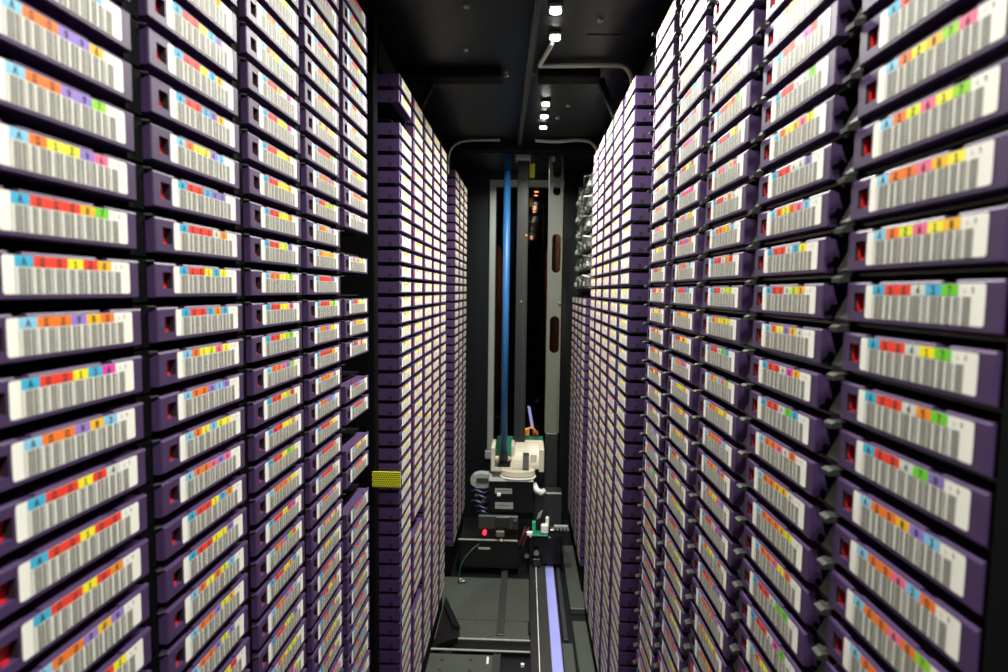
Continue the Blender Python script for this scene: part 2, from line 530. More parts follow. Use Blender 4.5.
def shell_mesh():
    mb = MB()
    P = M['purple']
    T = CH - 0.0011
    us = [0.0007, WU0, WU1, CW - 0.0007]
    vs = [0.0007, WV0, WV1, T]
    for i in range(3):
        for j in range(3):
            if i == 1 and j == 1:
                continue
            mb.face([(us[i], 0, vs[j]), (us[i + 1], 0, vs[j]), (us[i + 1], 0, vs[j + 1]), (us[i], 0, vs[j + 1])], P)
    # window side walls
    H = M['hole']
    a, b, c, d = (WU0, WV0), (WU1, WV0), (WU1, WV1), (WU0, WV1)
    for (p, q), m in (((a, b), P), ((b, c), H), ((c, d), H), ((d, a), H)):
        mb.face([(p[0], 0, p[1]), (q[0], 0, q[1]), (q[0], WD, q[1]), (p[0], WD, p[1])], m)
    # chamfers and body
    e = 0.0007
    mb.face([(0, e, e), (e, 0, e), (e, 0, T), (0, e, T)], P)
    mb.face([(CW - e, 0, e), (CW, e, e), (CW, e, T), (CW - e, 0, T)], P)
    mb.face([(e, e, 0), (CW - e, e, 0), (CW - e, 0, e), (e, 0, e)], P)
    mb.face([(0, e, 0), (0, e, T), (0, CD, T), (0, CD, 0)], P)
    mb.face([(CW, e, 0), (CW, CD, 0), (CW, CD, T), (CW, e, T)], P)
    mb.face([(0, e, T), (e, 0, T), (CW - e, 0, T), (CW, e, T), (CW, CD, T), (0, CD, T)], P)
    mb.face([(0, e, 0), (0, CD, 0), (CW, CD, 0), (CW, e, 0)], P)
    mb.face([(0, CD, 0), (0, CD, T), (CW, CD, T), (CW, CD, 0)], P)
    # raised lip along the front upper edge, interrupted by two notches
    for u0, u1 in ((0.0, 0.0215), (0.0290, 0.0729), (0.0812, CW)):
        z = CH
        mb.face([(u0, 0.0, T), (u1, 0.0, T), (u1, 0.0006, z), (u0, 0.0006, z)], P)
        mb.face([(u0, 0.0006, z), (u1, 0.0006, z), (u1, 0.0026, z), (u0, 0.0026, z)], P)
        mb.face([(u0, 0.0026, z), (u1, 0.0026, z), (u1, 0.0036, T), (u0, 0.0036, T)], P)
        mb.face([(u0, 0.0, T), (u0, 0.0006, z), (u0, 0.0026, z), (u0, 0.0036, T)], P)
        mb.face([(u1, 0.0, T), (u1, 0.0036, T), (u1, 0.0026, z), (u1, 0.0006, z)], P)
    o = mb.build('shell', fix=False)
    bm = bmesh.new()
    bm.from_mesh(o.data)
    bmesh.ops.recalc_face_normals(bm, faces=bm.faces)
    bm.to_mesh(o.data)
    bm.free()
    me = o.data
    bpy.data.objects.remove(o)
    return me

def tab_mesh():
    mb = MB()
    R = M['red']
    mb.face([(WU0, WD - 0.0003, WV0), (WU1, WD - 0.0003, WV0), (WU1, WD - 0.0003, WV1), (WU0, WD - 0.0003, WV1)], R)
    mb.box((WU0 + 0.0002, 0.0018, WV0 + 0.0001), (WU1 - 0.0030, WD - 0.0004, WV0 + 0.0014), R)
    mb.box((WU0 + 0.0002, 0.0014, WV0 + 0.0014), (WU0 + 0.0016, WD - 0.0004, WV1 - 0.0006), R)
    return mb.mesh('write_protect_tab')

def slot_mesh(x):
    """dark lock notch in a cartridge side"""
    mb = MB()
    for x0, x1 in ((x, x + 0.0006),):
        mb.box((x0, 0.0135, 0.0014), (x1, 0.0195, 0.0078), M['hole'])
    return mb.mesh('lock_notch')

SHELL, TAB, NOTCH = shell_mesh(), tab_mesh(), {'L': slot_mesh(-0.0002), 'R': slot_mesh(CW - 0.0004)}

KNOWN = {}
def known(side, sec, c, start, txt):
    for k, t in enumerate(txt.split()):
        KNOWN[side, sec, c, start + k] = (PAL1 if t[0] == 'a' else PAL2, t[1:])
known('L', 'near', 0, -5, 'b00993 b00998 b00997 b01296 a00087 a00108 b00980 a00136 b00983 a00104 a00100 a00105 b00989 a00001')
known('L', 'near', 1, -7, 'b00998 a00139 a00138 a00398 b01293 a00399 a00045 a00131 a00353 b01261 b00939 b01321 b00696 a00135 a00119 b01023 b00928 b00929 a00010 a00118')
known('L', 'near', 2, -5, 'a00126 a00118 a00118 a00115 a00129 b00127 a00116 a00127 b00697 a00120 a00118 a00172 b00081 a00106 b00970 a00183 b00963 a00129')
known('L', 'near', 3, -1, 'b05858 a00009 a00027 b00982 a00008 b00089 b00993 a00081 a00005 a00004')
known('R', 'near', 0, -5, 'a00045 b02876 b02617 b00681 b02618 a00437 a00417 a00457 a00479 b00893 b00630 b00607 b00083')
known('R', 'near', 1, -7, 'b01853 a00460 a00447 b01862 a00449 b02063 a00431 a00428 b01984 a00468 a00473 b00640 b00884 b00082 b00610 a00477 a00467 b01200')
known('R', 'near', 2, -3, 'a00454 b00883 a00450 a00422 b08282 a00473 b08367 b00818 b00063 b00890 b08169 a00469 b02130')

def code_for(side, sec, c, r):
    if (side, sec, c, r) in KNOWN:
        return KNOWN[side, sec, c, r]
    q = rnd.random()
    if sec != 'near' and q < 0.8:
        return PAL2, rnd.choice('0011') + ''.join(rnd.choice('1112228844') for _ in range(4))
    if q < 0.45:
        return PAL1, '00' + ''.join(rnd.choice('00113456789') for _ in range(3))
    if q < 0.75:
        return PAL2, '00' + ''.join(rnd.choice('0136889') for _ in range(3))
    return PAL2, '0' + ''.join(rnd.choice('1223688') for _ in range(4))

def project(p):
    d = Vector(p) - Vector((0, 0, CAMZ))
    c = RM @ d
    if c.y < 0.02:
        return None
    return 504 + F_PX * c.x / c.y, 336 - F_PX * c.z / c.y

def clip_area(poly):
    def clip(pts, ins, inter):
        out = []
        for i in range(len(pts)):
            a, b = pts[i - 1], pts[i]
            if ins(b):
                if not ins(a): out.append(inter(a, b))
                out.append(b)
            elif ins(a):
                out.append(inter(a, b))
        return out
    for ax, lim, sg in ((0, 0, 1), (0, 1008, -1), (1, 0, 1), (1, 672, -1)):
        if not poly: return 0
        def ins(p): return sg * (p[ax] - lim) >= 0
        def inter(a, b):
            t = (lim - a[ax]) / (b[ax] - a[ax])
            return (a[0] + t * (b[0] - a[0]), a[1] + t * (b[1] - a[1]))
        poly = clip(poly, ins, inter)
    return abs(sum(poly[i - 1][0] * poly[i][1] - poly[i][0] * poly[i - 1][1] for i in range(len(poly)))) / 2 if poly else 0

allc = []
for side, sec, y0, pitch, ncol, r0, r1 in SECT:
    s = -1 if side == 'L' else 1
    w = WL if side == 'L' else WR
    zt = ZL0 if side == 'L' else ZR0
    for c in range(ncol):
        for r in range(r0, r1 + 1):
            if r in EMPTY.get((side, sec, c), ()):
                continue
            ya = y0 + c * pitch
            z = zt - r * PZ - CH
            rr = random.Random((ord(side) * 31 + len(sec)) * 1000 + c * 100 + r)
            jut = rr.uniform(-0.0006, 0.0006)
            x = s * (w + jut)
            loc = (x, ya if side == 'L' else ya + CW, z)
            pts = [project((s * w, yy, zz)) for yy, zz in ((ya, z), (ya + CW, z), (ya + CW, z + CH), (ya, z + CH))]
            area = clip_area(pts) if None not in pts else 0
            allc.append([area, side, sec, c, r, loc, code_for(side, sec, c, r)])
allc.sort(key=lambda t: -t[0])
big, rest = allc[:300], allc[300:]
order = {}
for t in allc:
    if t[0] > 0.5:
        order.setdefault((t[1], t[2], t[3]), []).append(t[4])
for k in order:
    order[k].sort()
ORD = ['first', 'second', 'third', 'fourth', 'fifth', 'sixth', 'seventh', 'eighth', 'ninth', 'tenth', 'eleventh', 'twelfth', 'thirteenth', 'fourteenth', 'fifteenth',
       'sixteenth', 'seventeenth', 'eighteenth', 'nineteenth']
def ordinal(n):
    if n < 20: return ORD[n - 1]
    t, u = divmod(n, 10)
    tens = {2: 'twent', 3: 'thirt', 4: 'fort'}[t]
    return tens + 'ieth' if u == 0 else tens + 'y-' + ORD[u - 1]
SW = {'L': 'left', 'R': 'right'}
big.sort(key=lambda t: (t[1], t[2], t[3], t[4]))
for area, side, sec, c, r, loc, (pal, code) in big:
    n = order[side, sec, c].index(r) + 1
    lab = f'purple tape cartridge, {SW[side]} {sec} rack, {ORD[c]} column from the camera, {ordinal(n)} down in view'
    t = thing('tape_cartridge', loc, lab, 'tape cartridge', 'purple tape cartridges with barcode labels in the racks', math.pi / 2 if side == 'L' else -math.pi / 2)
    for nm, me in (('shell', SHELL), ('write_protect_tab', TAB), ('lock_notch', NOTCH[side])):
        o = bpy.data.objects.new(nm, me)
        COL.objects.link(o)
        o.parent = t
    mb = MB()
    label_faces(mb, code, pal, 2 if loc[1] < 1.0 else 1)
    o = mb.build('barcode_label', t, fix=False)
    o['label'] = 'white paper barcode label with coloured character strip'

# every other cartridge of the racks, joined
mb = MB()
for area, side, sec, c, r, loc, (pal, code) in rest:
    cs = 1 if side == 'L' else -1
    def off(p, loc=loc, cs=cs):
        return (loc[0] - cs * p[1], loc[1] + cs * p[0], loc[2] + p[2])
    tmp = MB()
    P = M['purple']
    tmp.box((0, 0, 0), (CW, CD, CH), P, skip='k')
    tmp.box((-0.0002, 0.0135, 0.0014), (0.0004, 0.0195, 0.0078), M['hole'])
    tmp.box((CW - 0.0004, 0.0135, 0.0014), (CW + 0.0002, 0.0195, 0.0078), M['hole'])
    tmp.face([(WU0, -0.0001, WV0), (WU1, -0.0001, WV0), (WU1, -0.0001, WV1), (WU0, -0.0001, WV1)], M['red'])
    for f, m in zip(tmp.f, tmp.m):
        mb.face([off(tmp.v[i]) for i in f], tmp.mats[m])
    label_faces(mb, code, pal, 1 if sec != 'beyond' else 0, off)
o = mb.build('tape_cartridges', fix=False)
tag(o, 'many small purple tape cartridges with barcode labels filling the distant racks', 'tape cartridges', kind='stuff')

# ------------------------------------------------------------------ ceiling lights
def led(x, y, label):
    t = thing('ceiling_light', (x, y, CEIL), label, 'ceiling light', 'small white lights along the aisle ceiling')
    mb = MB()
    mb.box((-0.011, -0.016, -0.006), (0.011, 0.016, 0.0), M['deck2'], ch=0.002)
    mb.build('housing', t)
    mb = MB()
    mb.tube([(0, 0, -0.0085), (0, 0, -0.0058)], 0.0090, M['led'], 12)
    mb.build('lens', t)
    ld = bpy.data.lights.new('led_lamp', 'AREA')
    ld.shape = 'DISK'
    ld.size = 0.014
    ld.spread = math.radians(LED_SPREAD)
    ld.energy = LED_POWER
    ld.color = LED_COLOR
    lo = bpy.data.objects.new('led_lamp', ld)
    COL.objects.link(lo)
    lo.parent = t
    lo.location = (0, 0, -0.0088)
    return t
for g, (yc, words) in enumerate(((-0.165, 'unseen group added behind the camera'), (0.965, 'front group above the middle racks'), (1.53, 'rear group above the middle racks'), (2.66, 'first group behind the tinted pane'), (3.225, 'second group behind the tinted pane'), (4.92, 'third group behind the tinted pane'))):  # the group behind the camera is unseen, added to even out the lighting
    for k, d in enumerate((-0.1, 0.0, 0.1)):
        led(0.040 if g != 1 else 0.036 + 0.004 * k, yc + d, f'{("nearest", "middle", "farthest")[k]} small white ceiling light of the {words}')

led(0.040, 0.42, 'single small white ceiling light above the nearest racks')

for k, d in enumerate((2.09,)):
    led(-0.010, d, 'single small white ceiling light behind the dark robot column')

# ------------------------------------------------------------------ ceiling rail and conduits
def cable(name, pts, r, m, label, cat='cable', parent=None, sides=8, n=6):
    """smooth tube through control points (Catmull-Rom)"""
    P = [Vector(p) for p in pts]
    out = []
    for i in range(len(P) - 1):
        p0, p1, p2, p3 = P[max(i - 1, 0)], P[i], P[i + 1], P[min(i + 2, len(P) - 1)]
        for k in range(n):
            t = k / n
            out.append(0.5 * ((2 * p1) + (p2 - p0) * t + (2 * p0 - 5 * p1 + 4 * p2 - p3) * t * t + (3 * p1 - p0 - 3 * p2 + p3) * t ** 3))
    out.append(P[-1])
    mb = MB()
    mb.tube(out, r, M[m], sides)
    o = mb.build(name, parent, smooth=True)
    if parent is None:
        tag(o, label, cat)
    return o
mb = MB()
x0, y0, x1, y1 = 0.022, 0.70, -0.030, 1.90
for (a, b, c, d) in (((-0.0055, 0), (0.0055, 0), (0.0055, 0.012), (-0.0055, 0.012)),):
    pass
mb.prism([(-0.0055, -0.012), (0.0055, -0.012), (0.0055, -0.0005), (-0.0055, -0.0005)], 'y', 0, 1.202, M['deck2'])
rail_o = mb.build('ceiling_rail')
rail_o.location = (x0, y0, CEIL)
rail_o.rotation_euler = (0, 0, -math.atan2(x1 - x0, y1 - y0))
tag(rail_o, 'long narrow grey rail along the black ceiling beside the lights', 'rail')

CZ = 1.336
cable('cable_conduit', [(0.040, 1.085, 1.338), (0.030, 1.13, 1.335), (0.021, 1.178, CZ), (0.030, 1.186, CZ), (0.10, 1.184, CZ), (0.165, 1.184, CZ), (0.186, 1.184, 1.331), (0.197, 1.184, 1.314), (0.203, 1.184, 1.28), (0.204, 1.184, 1.258)],
      0.0046, 'cable', 'grey cable from the ceiling lights bending down beside the right middle rack')
cable('cable_conduit', [(-0.234, 1.76, 1.24), (-0.232, 1.76, 1.29), (-0.222, 1.76, 1.315), (-0.200, 1.76, 1.331), (-0.165, 1.76, 1.336), (-0.12, 1.76, 1.337), (-0.082, 1.76, 1.337)],
      0.0034, 'cable', 'thin grey cable curving from the ceiling down the left middle rack')
cable('cable_conduit', [(0.020, 1.76, 1.337), (0.08, 1.76, 1.334), (0.13, 1.76, 1.338), (0.165, 1.76, 1.337), (0.185, 1.76, 1.330), (0.199, 1.76, 1.312), (0.206, 1.76, 1.28)],
      0.0050, 'cable', 'grey cable crossing the ceiling above the slotted mast')

# ------------------------------------------------------------------ floor deck and rails
def deckplate(a, b, m, label, holes=()):
    o = boxpart('deck_plate', a, b, m, ch=0.0015)
    tag(o, label, 'floor plate', 'grey floor plates between the racks')
    return o
p1 = deckplate((-0.245, 1.462, -0.012), (0.024, 1.79, 0.0), 'deck', 'large grey floor plate in front of the robot')
boxpart('plate_seam', (-0.245, 1.549, 0.0), (0.0225, 1.552, 0.0006), 'deck2', p1)
boxpart('plate_bar', (-0.0635, 1.478, 0.0), (-0.0435, 1.845, 0.004), 'deck2', p1, ch=0.001)
for x, y in ((-0.119, 1.538), (-0.117, 1.488), (-0.165, 1.66), (-0.02, 1.60)):
    mb = MB(); mb.tube([(x, y, 0.0), (x, y, 0.002)], 0.0032, M['steel'], 8); mb.build('screw', p1)
p2 = deckplate((-0.245, 1.06, -0.012), (-0.066, 1.400, -0.002), 'deck', 'grey floor plate with dark holes in front of the cross bars')
for x, y in ((-0.191, 1.374), (-0.120, 1.378), (-0.191, 1.335), (-0.120, 1.335), (-0.191, 1.25), (-0.120, 1.25)):
    mb = MB(); mb.tube([(x, y, -0.0022), (x, y, -0.0016)], 0.0042, M['hole'], 10); mb.build('bolt_hole', p2)
mb = MB(); mb.tube([(-0.079, 1.362, -0.002), (-0.079, 1.380, 0.004)], 0.003, M['white'], 8); mb.build('screw', p2)
boxpart('deck_strip', (-0.066, 1.06, -0.012), (-0.048, 1.402, 0.0), 'deck2', label='narrow dark floor strip beside the holed plate', cat='floor plate')
mb = MB(); mb.tube([(0.006, 1.372, -0.011), (0.006, 1.372, -0.004)], 0.0045, M['white'], 10)
tag(mb.build('floor_button'), 'small white round stud in the dark floor gap', 'stud')
tag(boxpart('cross_bar', (-0.170, 1.450, 0.003), (0.025, 1.4555, 0.007), 'frame', ch=0.001), 'rear pale steel cross bar on the floor', 'bar', 'steel cross bars on the floor')
tag(boxpart('cross_bar', (-0.235, 1.404, 0.002), (0.025, 1.4095, 0.006), 'frame', ch=0.001), 'front pale steel cross bar on the floor', 'bar', 'steel cross bars on the floor')
tag(boxpart('cross_channel', (-0.170, 1.411, -0.012), (0.025, 1.448, -0.001), 'black'), 'dark channel between the two steel cross bars', 'channel')
# black gusset at the foot of the left rack
mb = MB()
mb.prism([(-0.2172, 1.408), (-0.160, 1.442), (-0.158, 1.475), (-0.2172, 1.63)], 'z', 0.0, 0.014, M['black'])
mb.prism([(-0.175, 1.478), (-0.158, 1.478), (-0.2160, 1.63), (-0.2172, 1.59)], 'z', 0.014, 0.022, M['black'])
tag(mb.build('gusset_plate'), 'black angled gusset plate on the floor against the left middle rack', 'plate')

r = thing('carriage_rail', (0.065, 1.45, 0), 'long floor rail with a blue white glossy strip leading to the robot', 'rail')
def rp(nm, xa, xb, ya, yb, za, zb, m, ch=0.0, par=r):
    return boxpart(nm, (xa - 0.065, ya - 1.45, za), (xb - 0.065, yb - 1.45, zb), m, par, ch)
rp('rail_base', 0.026, 0.076, 1.02, 1.98, -0.012, 0.010, 'deck2')
rp('rail_groove', 0.0455, 0.0475, 1.02, 1.90, 0.010, 0.0115, 'white')
rp('running_strip', 0.0765, 0.1040, 1.02, 1.955, -0.012, 0.004, 'rail', 0.002)
rp('side_lip', 0.026, 0.0455, 1.02, 1.93, 0.010, 0.012, 'mastd')
rp('side_stop', 0.020, 0.026, 1.485, 1.535, 0.0, 0.008, 'black')
tag(boxpart('guide_bar', (0.112, 1.47, -0.010), (0.124, 1.93, 0.002), 'deck2', ch=0.001), 'thin dark guide bar right of the blue white rail', 'bar')
tag(boxpart('floor_strip', (0.107, 1.05, -0.012), (0.134, 1.46, -0.002), 'deck', ch=0.001), 'short grey floor strip right of the blue white rail', 'floor plate')
tag(boxpart('guide_rail', (0.140, 1.615, -0.012), (0.184, 2.03, 0.006), 'deck', ch=0.002), 'rear wide grey floor rail beside the right rack', 'rail', 'wide grey floor rails')
tag(boxpart('guide_rail', (0.140, 1.05, -0.012), (0.178, 1.552, 0.006), 'deck', ch=0.002), 'front wide grey floor rail beside the right rack', 'rail', 'wide grey floor rails')
tag(boxpart('rail_stop', (0.181, 1.50, -0.012), (0.190, 1.525, 0.012), 'white', ch=0.001), 'small white stop block beside the front grey rail', 'block')

# ------------------------------------------------------------------ robot: masts and carriage
def slotted_plate(mb, x0, x1, z0, z1, y0, y1, slots, m):
    """upright sheet with rounded slots (cx, cz, half width, half height)"""
    slots = sorted(slots, key=lambda s: s[1])
    n = 6
    zc = z0
    for cx, cz, hw, hh in slots:
        a, b = cz - hh, cz + hh
        if a > zc:
            mb.box((x0, y0, zc), (x1, y1, a), m)
        left, rightp = [], []
        for k in range(n + 1):
            t = math.pi / 2 * k / n
            left.append((cx - hw * math.sin(t), a + hw - hw * math.cos(t)))
            rightp.append((cx + hw * math.sin(t), a + hw - hw * math.cos(t)))
        for k in range(n + 1):
            t = math.pi / 2 * k / n
            left.append((cx - hw * math.cos(t), b - hw + hw * math.sin(t)))
            rightp.append((cx + hw * math.cos(t), b - hw + hw * math.sin(t)))
        for pts, xe in ((left, x0), (rightp, x1)):
            for (ax, az), (bx, bz) in zip(pts, pts[1:]):
                if abs(az - bz) < 1e-7:
                    continue
                for y in (y0, y1):
                    mb.face([(xe, y, az), (ax, y, az), (bx, y, bz), (xe, y, bz)], m)
                mb.face([(ax, y0, az), (ax, y1, az), (bx, y1, bz), (bx, y0, bz)], m)
        zc = b
    mb.box((x0, y0, zc), (x1, y1, z1), m)

t = thing('robot_mast', (0.095, 1.98, 0), 'grey green metal mast with rounded slots, right of the dark mast', 'mast')
mb = MB()
slotted_plate(mb, -0.0235, 0.0235, 0.42, CEIL - 0.002, -0.0015, 0.0015,
              [(0.002, 1.308, 0.0135, 0.037), (0.002, 1.232, 0.0125, 0.018), (0.004, 1.025, 0.0145, 0.064), (0.003, 0.755, 0.0160, 0.062)], M['mast'])
mb.build('slotted_plate', t, fix=False)
mb = MB()
mb.box((-0.0235, 0.0016, 0.42), (-0.0205, 0.035, CEIL - 0.002), M['mast'])
mb.build('side_flange', t)
mb = MB(); mb.box((0.0205, 0.0016, 0.42), (0.0235, 0.035, CEIL - 0.002), M['mast']); mb.build('side_flange', t)
mb = MB(); mb.box((-0.021, -0.004, 0.20), (0.021, 0.030, 0.42), M['mastd'], ch=0.003); mb.build('lower_sleeve', t)
mb = MB(); mb.box((0.016, -0.006, 0.42), (0.019, -0.002, 0.63), M['steel']); mb.build('edge_strip', t)
mb = MB(); mb.box((-0.018, -0.012, 1.322), (-0.006, -0.002, 1.338), M['cable'], ch=0.001); mb.build('top_clip', t)
mb = MB(); mb.tube([(0.018, -0.003, 0.862), (0.018, -0.010, 0.862)], 0.004, M['steel'], 8); mb.build('bolt', t)
mb = MB()
ring = [(0.002 + 0.022 * math.cos(a), -0.006 - 0.014 * math.sin(a), 0.205) for a in [math.pi * k / 10 for k in range(-1, 12)]]
for (ax, ay, az), (bx, by, bz) in zip(ring, ring[1:]):
    mb.face([(ax, ay, az - 0.012), (bx, by, bz - 0.012), (bx, by, bz + 0.012), (ax, ay, az + 0.012)], M['white'])
    mb.face([(ax, ay + .002, az - 0.012), (bx, by + .002, bz - 0.012), (bx, by + .002, bz + 0.012), (ax, ay + .002, az + 0.012)], M['white'])
mb.build('white_collar', t, fix=False)

t = thing('robot_column', (-0.013, 1.985, 0), 'dark upright column of the robot between the blue tube and slotted mast', 'mast')
mb = MB(); mb.box((-0.020, -0.012, 0.33), (0.018, 0.03, 1.335), M['mastd'], ch=0.002); mb.build('column', t)
mb = MB(); mb.box((0.0045, -0.0135, 0.33), (0.0075, -0.0115, 1.33), M['deck2']); mb.build('guide_strip', t)
mb = MB(); mb.box((-0.027, -0.022, 1.325), (0.022, 0.03, CEIL - 0.001), M['cable'], ch=0.003); mb.build('top_bracket', t)
mb = MB(); mb.tube([(-0.002, -0.011, 0.865), (-0.002, -0.016, 0.865)], 0.0035, M['steel'], 8); mb.build('bolt', t)
mb = MB(); mb.tube([(0.012, -0.013, 1.083), (0.012, -0.018, 1.083)], 0.004, M['orange'], 8); mb.build('bolt', t)

mb = MB(); mb.box((0.0185, 0.0, 1.272), (0.0365, 0.002, 1.318), M['yellow'], ch=0.0005); mb.build('yellow_sticker', t)
t = thing('blue_tube', (-0.064, 1.90, 0.33), 'upright glossy blue tube rising from the robot to the ceiling', 'tube')
mb = MB(); mb.tube([(0, 0, 0.03), (0, 0, 1.005)], 0.0108, M['blue'], 20, caps=True); mb.build('tube', t, smooth=True)
mb = MB(); mb.tube([(0, 0, 0.018), (0, 0, 0.040)], 0.0150, M['mastd'], 16); mb.build('end_collar', t, smooth=False)

# carriage body
t = thing('robot_carriage', (-0.02, 1.9, 0), 'robot carriage with cream bracket, green boards and black gripper at the rail end', 'robot')
def cpart(nm, mbf, par=t, smooth=False, fix=True, **k):
    mb = MB()
    mbf(mb)
    for i, v in enumerate(mb.v):
        mb.v[i] = (v[0] + 0.02, v[1] - 1.9, v[2])
    o = mb.build(nm, par, fix=fix, smooth=smooth)
    if k: tag(o, **k)
    return o
# cream bracket: open frame at left, tall curved wall at right
def bracket(m):
    C = M['cream']
    m.box((-0.105, 1.88, 0.312), (-0.092, 1.99, 0.392), C, ch=0.002)
    m.box((-0.092, 1.885, 0.312), (-0.036, 1.892, 0.324), C)
    m.box((-0.092, 1.905, 0.345), (-0.036, 1.925, 0.352), C)
    m.box((-0.040, 1.91, 0.318), (-0.028, 1.99, 0.392), C, ch=0.002)
    m.box((-0.028, 1.975, 0.330), (0.066, 1.99, 0.392), C, ch=0.002)
    m.box((0.052, 1.885, 0.312), (0.068, 1.99, 0.388), C, ch=0.002)
    m.box((-0.092, 1.955, 0.300), (0.066, 1.99, 0.330), C)
cpart('cream_bracket', bracket)
def ramp(m):   # curved chute sweeping down from the wall to the ring
    C = M['cream']
    prev = None
    for k in range(9):
        a = math.pi / 2 * k / 8
        y = 1.972 - 0.075 * math.sin(a)
        z = 0.388 - 0.068 * (1 - math.cos(a))
        xl = -0.026 - 0.020 * (k / 8) ** 2
        cur = ((xl, y, z), (0.052, y, z))
        if prev:
            m.face([prev[0], prev[1], cur[1], cur[0]], C)
            m.face([(p[0], p[1] + 0.002, p[2] - 0.003) for p in (prev[0], cur[0], cur[1], prev[1])], C)
        prev = cur
cpart('curved_chute', ramp, fix=False)
def ringplate(m):
    n = 28
    for k in range(n):
        a, b = 2 * math.pi * k / n, 2 * math.pi * (k + 1) / n
        def P(r_, ang, z): return (-0.016 + r_ * math.cos(ang), 1.878 + r_ * 0.62 * math.sin(ang), z)
        for r0_, r1_, z0_, z1_ in ((0.0, 0.040, 0.318, 0.316), (0.040, 0.054, 0.316, 0.322), (0.054, 0.056, 0.322, 0.306)):
            if r0_ == 0:
                m.face([P(0, 0, z0_), P(r1_, a, z1_), P(r1_, b, z1_)], M['cream'])
            else:
                m.face([P(r0_, a, z0_), P(r1_, a, z1_), P(r1_, b, z1_), P(r0_, b, z0_)], M['cream'])
cpart('ring_plate', ringplate, fix=True)
cpart('lower_ring', lambda m: m.tube([(-0.016 + 0.056 * math.cos(a), 1.874 + 0.036 * math.sin(a), 0.302) for a in [2 * math.pi * k / 24 for k in range(25)]], 0.003, M['white'], 6, caps=False), smooth=True)
cpart('pick_fin', lambda m: m.prism([(1.885, 0.322), (1.930, 0.328), (1.935, 0.372), (1.900, 0.362)], 'x', -0.001, 0.019, M['mastd']))
cpart('dark_insert', lambda m: m.box((-0.080, 1.893, 0.3245), (-0.042, 1.904, 0.3445), M['black'], ch=0.001))  # black block standing in for the dark inside the bracket's square hole
cpart('chute_bracket', lambda m: m.box((0.024, 1.900, 0.322), (0.044, 1.93, 0.368), M['cream'], ch=0.003))
# boards
b1 = cpart('circuit_board', lambda m: m.box((-0.090, 2.00, 0.325), (-0.036, 2.004, 0.400), M['pcb']), label='green circuit board behind the blue tube')
b2 = cpart('circuit_board', lambda m: m.box((0.000, 2.00, 0.352), (0.066, 2.004, 0.402), M['pcb']), label='green circuit board behind the cream bracket')
cpart('chip', lambda m: (m.box((0.012, 1.994, 0.372), (0.030, 2.0, 0.384), M['steel'], ch=0.001)), b2)
cpart('chip', lambda m: (m.box((0.040, 1.994, 0.362), (0.058, 2.0, 0.378), M['white'], ch=0.001)), b2)
cpart('relay', lambda m: (m.box((0.004, 1.995, 0.404), (0.020, 2.015, 0.428), M['orange'], ch=0.002)))
cpart('relay', lambda m: (m.box((0.030, 1.995, 0.404), (0.050, 2.015, 0.420), M['redcable'], ch=0.002)))
cpart('wire', lambda m: m.tube([(0.000, 1.99, 0.402), (0.012, 1.985, 0.432), (0.030, 1.985, 0.438), (0.050, 1.99, 0.410)], 0.003, M['orange'], 6), smooth=True)
cpart('ribbon_cable', lambda m: m.prism([(0.012, 0.505), (0.022, 0.502), (0.036, 0.425), (0.026, 0.425)], 'y', 2.012, 2.015, M['rail']), label='pale blue ribbon cable')
# gripper box
g = cpart('gripper_box', lambda m: m.box((-0.108, 1.850, 0.186), (0.034, 1.94, 0.296), M['black'], ch=0.004), label='black gripper box with two white stickers')
cpart('top_edge', lambda m: m.prism([(1.846, 0.292), (1.850, 0.301), (1.90, 0.304), (1.90, 0.298), (1.852, 0.294)], 'x', -0.108, 0.034, M['cable']), g)
cpart('top_cover', lambda m: m.box((-0.100, 1.856, 0.2965), (0.030, 1.90, 0.3035), M['deck2'], ch=0.001), g)
cpart('sticker', lambda m: m.box((-0.089, 1.8482, 0.251), (-0.034, 1.8499, 0.268), M['frame']), g)
cpart('sticker', lambda m: m.box((-0.088, 1.8482, 0.201), (-0.030, 1.8499, 0.222), M['frame']), g)
cpart('sticker_line', lambda m: m.box((-0.080, 1.8478, 0.212), (-0.040, 1.8481, 0.2135), M['black']), g)
cpart('sticker_line', lambda m: m.box((-0.078, 1.8478, 0.2605), (-0.038, 1.8481, 0.2620), M['black']), g)
cpart('clip', lambda m: m.box((-0.082, 1.845, 0.243), (-0.070, 1.8499, 0.253), M['white'], ch=0.001), g)
# silver claw on the left of the gripper box
def claw(m):
    pts = [(-0.108, 0.304), (-0.140, 0.306), (-0.160, 0.300), (-0.171, 0.286), (-0.168, 0.270), (-0.150, 0.258), (-0.125, 0.258), (-0.108, 0.262)]
    m.prism(pts, 'y', 1.875, 1.91, M['frame'])
    m.box((-0.150, 1.870, 0.278), (-0.112, 1.8745, 0.292), M['deck2'])
cpart('gripper_claw', claw, label='silver rounded gripper claw')
for k, (z, x) in enumerate(((0.245, -0.168), (0.228, -0.160), (0.210, -0.170), (0.192, -0.158), (0.176, -0.150))):
    cpart('gripper_wire', lambda m: m.tube([(x, 1.885, z), (x + 0.018, 1.872, z + 0.008), (x + 0.040, 1.876, z - 0.004), (-0.108, 1.886, z + 0.004)], 0.0040, M['bluecable' if k % 2 == 0 else 'deck2'], 6), smooth=True)
for x, z in ((-0.118, 0.176), (-0.150, 0.236), (-0.128, 0.218)):
    cpart('bolt', lambda m: m.tube([(x, 1.868, z), (x, 1.876, z)], 0.005, M['steel'], 8))
cpart('cable_loop', lambda m: m.tube([(0.034, 1.88, 0.275), (0.045, 1.87, 0.258), (0.058, 1.87, 0.250), (0.070, 1.88, 0.252)], 0.010, M['white'], 8), smooth=True)
